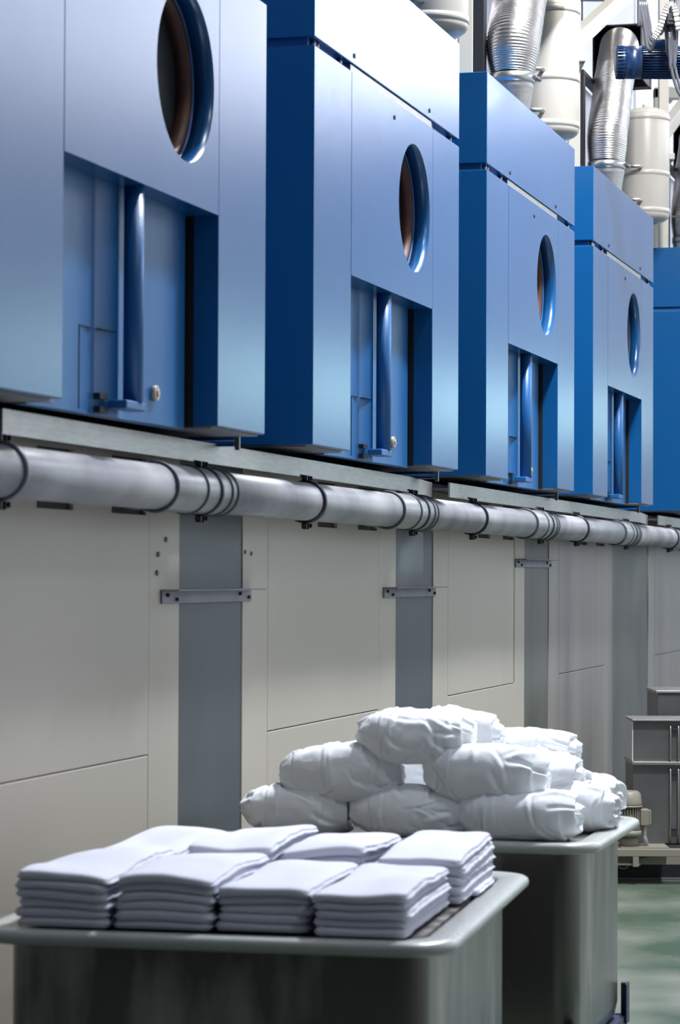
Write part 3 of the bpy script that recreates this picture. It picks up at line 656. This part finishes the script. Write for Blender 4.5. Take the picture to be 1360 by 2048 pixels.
# ------------------------------------------------------------------ rolled robes
def roll(label, c, L_, ry, rz_, yaw, tilt, seed, bands=(-.45,), group='rolled white robes'):
    mb = MB(); bm = mb.bm; nu, nv = 150, 144; rings = []
    rnd = random.Random(seed * 17 + 3); o3 = Vector((seed * 3.7, seed * 1.3, seed * 2.1))
    def sp(v, e): return math.copysign(abs(v) ** e, v)
    creases = []       # soft fold lines wandering over the wrap: start, heading, half length, depth, width
    for q_ in range(22):
        creases.append((rnd.uniform(-.9, .9) * L_ / 2, rnd.uniform(0, 2 * math.pi) * .11, rnd.gauss(1.25, .55), rnd.uniform(.03, .10), rnd.uniform(.0028, .0065), rnd.uniform(.004, .009), rnd.uniform(-6, 6)))
    for q_ in range(6):  # puckers running in from the right end
        creases.append((rnd.uniform(.5, .9) * L_ / 2, rnd.uniform(0, 2 * math.pi) * .11, rnd.gauss(0, .35), rnd.uniform(.04, .09), rnd.uniform(.005, .009), rnd.uniform(.006, .010), rnd.uniform(-4, 4)))
    for i in range(nu + 1):
        a = math.pi * i / nu; ca, sa = math.cos(a), math.sin(a)
        left = ca > 0
        x = -sp(ca, .80 if left else .58); rr = sp(sa, .78 if left else .50); ring = []
        for j in range(nv):
            th = 2 * math.pi * j / nv; cy, cz = math.cos(th), math.sin(th)
            y_ = sp(cy, .80) * rr; z_ = sp(cz, .86) * rr
            tp = 1 - (.16 * x * x if x < 0 else .03 * x)
            lx, ly, lz = x * L_ / 2, y_ * ry * tp, z_ * rz_ * tp
            p = Vector((lx, ly, lz)); nrm = Vector((x * .5 * (abs(x) > .8), y_ / max(rr, .05), z_ / max(rr, .05)))
            if nrm.length > 0: nrm.normalize()
            q = p + o3
            d = .017 * noise.noise(q * 6) + .005 * noise.noise(q * 15) + .0013 * noise.noise(q * 38)
            s_ = th * .11
            for (cx0, cs0, hd, hl, am, wd, cv) in creases:
                dx = lx - cx0; ds = (s_ - cs0 + .3455) % .691 - .3455
                if abs(dx) > .13 or abs(ds) > .13: continue
                u = dx * math.cos(hd) + ds * math.sin(hd); v = -dx * math.sin(hd) + ds * math.cos(hd) + cv * u * u
                if abs(u) < hl:
                    fall = (1 - (u / hl) ** 2)
                    d += am * fall * (-math.exp(-(v / wd) ** 2) + .9 * math.exp(-((v - 2.1 * wd) / (1.5 * wd)) ** 2))
            for b in bands:
                u = (x - b + .03 * noise.noise(Vector((th, seed, 1)))) / .11
                if abs(u) < 1.15: d += .0040 * min(1, (1.15 - abs(u)) * 6)
                if abs(u) < 1: d += .0019 * math.cos(u * math.pi * 5)
            # free edge of the outer wrap
            w0 = 1.75 + .22 * noise.noise(Vector((x * 2, seed, 0)))
            if th > w0 and sa > .25: d += .006 * max(0, 1 - (th - w0) / 1.6)
            if x > .78:   # rolled layers showing on the right end
                k1 = min(1, (x - .78) * 8)
                p.x += k1 * (.014 * math.sin(rr * 13 + th + seed) + .007 * noise.noise(Vector((cy * 2, cz * 2 + rr * 3, seed))))
            if x < -.75: p.x += .014 * noise.noise(Vector((y_ * 3, z_ * 3, seed * 1.9)))
            p = p + nrm * d
            p.z = max(p.z, -rz_ * .93 + .004 * noise.noise(q * 20))
            ring.append(bm.verts.new(p))
        rings.append(ring)
    for a, b in zip(rings, rings[1:]):
        for j in range(nv):
            f = bm.faces.new((a[j], a[(j + 1) % nv], b[(j + 1) % nv], b[j])); f.smooth = True
    bmesh.ops.remove_doubles(bm, verts=bm.verts[:], dist=1e-6)
    mt = KM() @ Matrix.Translation(c) @ Matrix.Rotation(yaw, 4, 'Z') @ Matrix.Rotation(tilt, 4, 'Y')
    bmesh.ops.transform(bm, matrix=mt, verts=bm.verts[:])
    return tag(mb.build('rolled_robe', M['cloth2']), label, 'rolled robe', group)
ROLLS = [  # label, centre, length, half depth, half height, yaw, tilt, seed, bands
    ('rolled white robe at the left end of the bottom front row', (-.145, 9.10, .780), .40, .135, .088, -10, 2, 1, (-.35,)),
    ('rolled white robe in the middle of the bottom front row', (.240, 8.98, .785), .42, .14, .092, -12, 0, 2, (-.45,)),
    ('rolled white robe with ribbed hem at the right end of the bottom front row', (.600, 8.86, .785), .42, .14, .092, -14, 0, 3, (-.5, -.36)),
    ('rolled white robe at left of the middle layer, its wrap bulging on top', (.008, 9.06, .908), .42, .13, .106, -9, -3, 4, (-.12,)),
    ('rolled white robe at right of the middle layer, directly over the bottom right roll', (.495, 8.92, .912), .42, .135, .108, -12, 3, 5, (-.62,)),
    ('rolled white robe lying alone on top of the front of the heap', (.262, 8.99, 1.040), .39, .125, .096, -11, 2, 6, (-.45,)),
    ('rolled white robe behind the top roll, its rounded end highest in the heap', (.430, 9.32, 1.045), .30, .12, .080, -20, 6, 7, (-.3,)),
    ('rolled white robe reaching farthest right in the upper layer', (.675, 9.50, .960), .38, .12, .078, -22, 2, 8, (.2,)),
    ('rolled white robe wedged below the upper right roll, behind the middle layer', (.690, 9.24, .905), .33, .12, .075, -24, 5, 9, (.1,)),
    ('short rolled white robe deep in the heap on the right side', (.77, 9.46, .850), .26, .12, .072, -25, 4, 10, (0,)),
    ('rolled white robe at the far right corner of the trolley', (.885, 9.58, .785), .30, .13, .082, -30, -4, 11, (.1,)),
    ('rolled white robe on the right side, just behind the bottom right roll', (.815, 9.20, .785), .32, .125, .082, -22, 3, 12, (.2,)),
    ('brightly lit rolled robe seen through the hole under the top roll', (.22, 9.38, .90), .36, .12, .085, -12, 0, 13, (0,)),
    ('rolled white robe at bottom level behind the front middle roll', (.30, 9.32, .785), .40, .13, .083, -14, 0, 14, (0,)),
]
for lab, c, L_, ry, rz_, yaw, tilt, seed, bands in ROLLS:
    roll(lab, c, L_, ry, rz_, R(yaw), R(tilt), seed, bands)
# cream folded cloth lying at the far end of the farther trolley
m2 = KM() @ Matrix.Translation((.845, 8.60, 0)) @ Matrix.Rotation(A2, 4, 'Z')
o = towel('folded_cloth', -.20, .84, .13, .20, 0, 77, 4.1, .030, .712, 1, m2); tag(o, 'small cream folded cloth on the rear corner of the farther trolley', 'cloth')
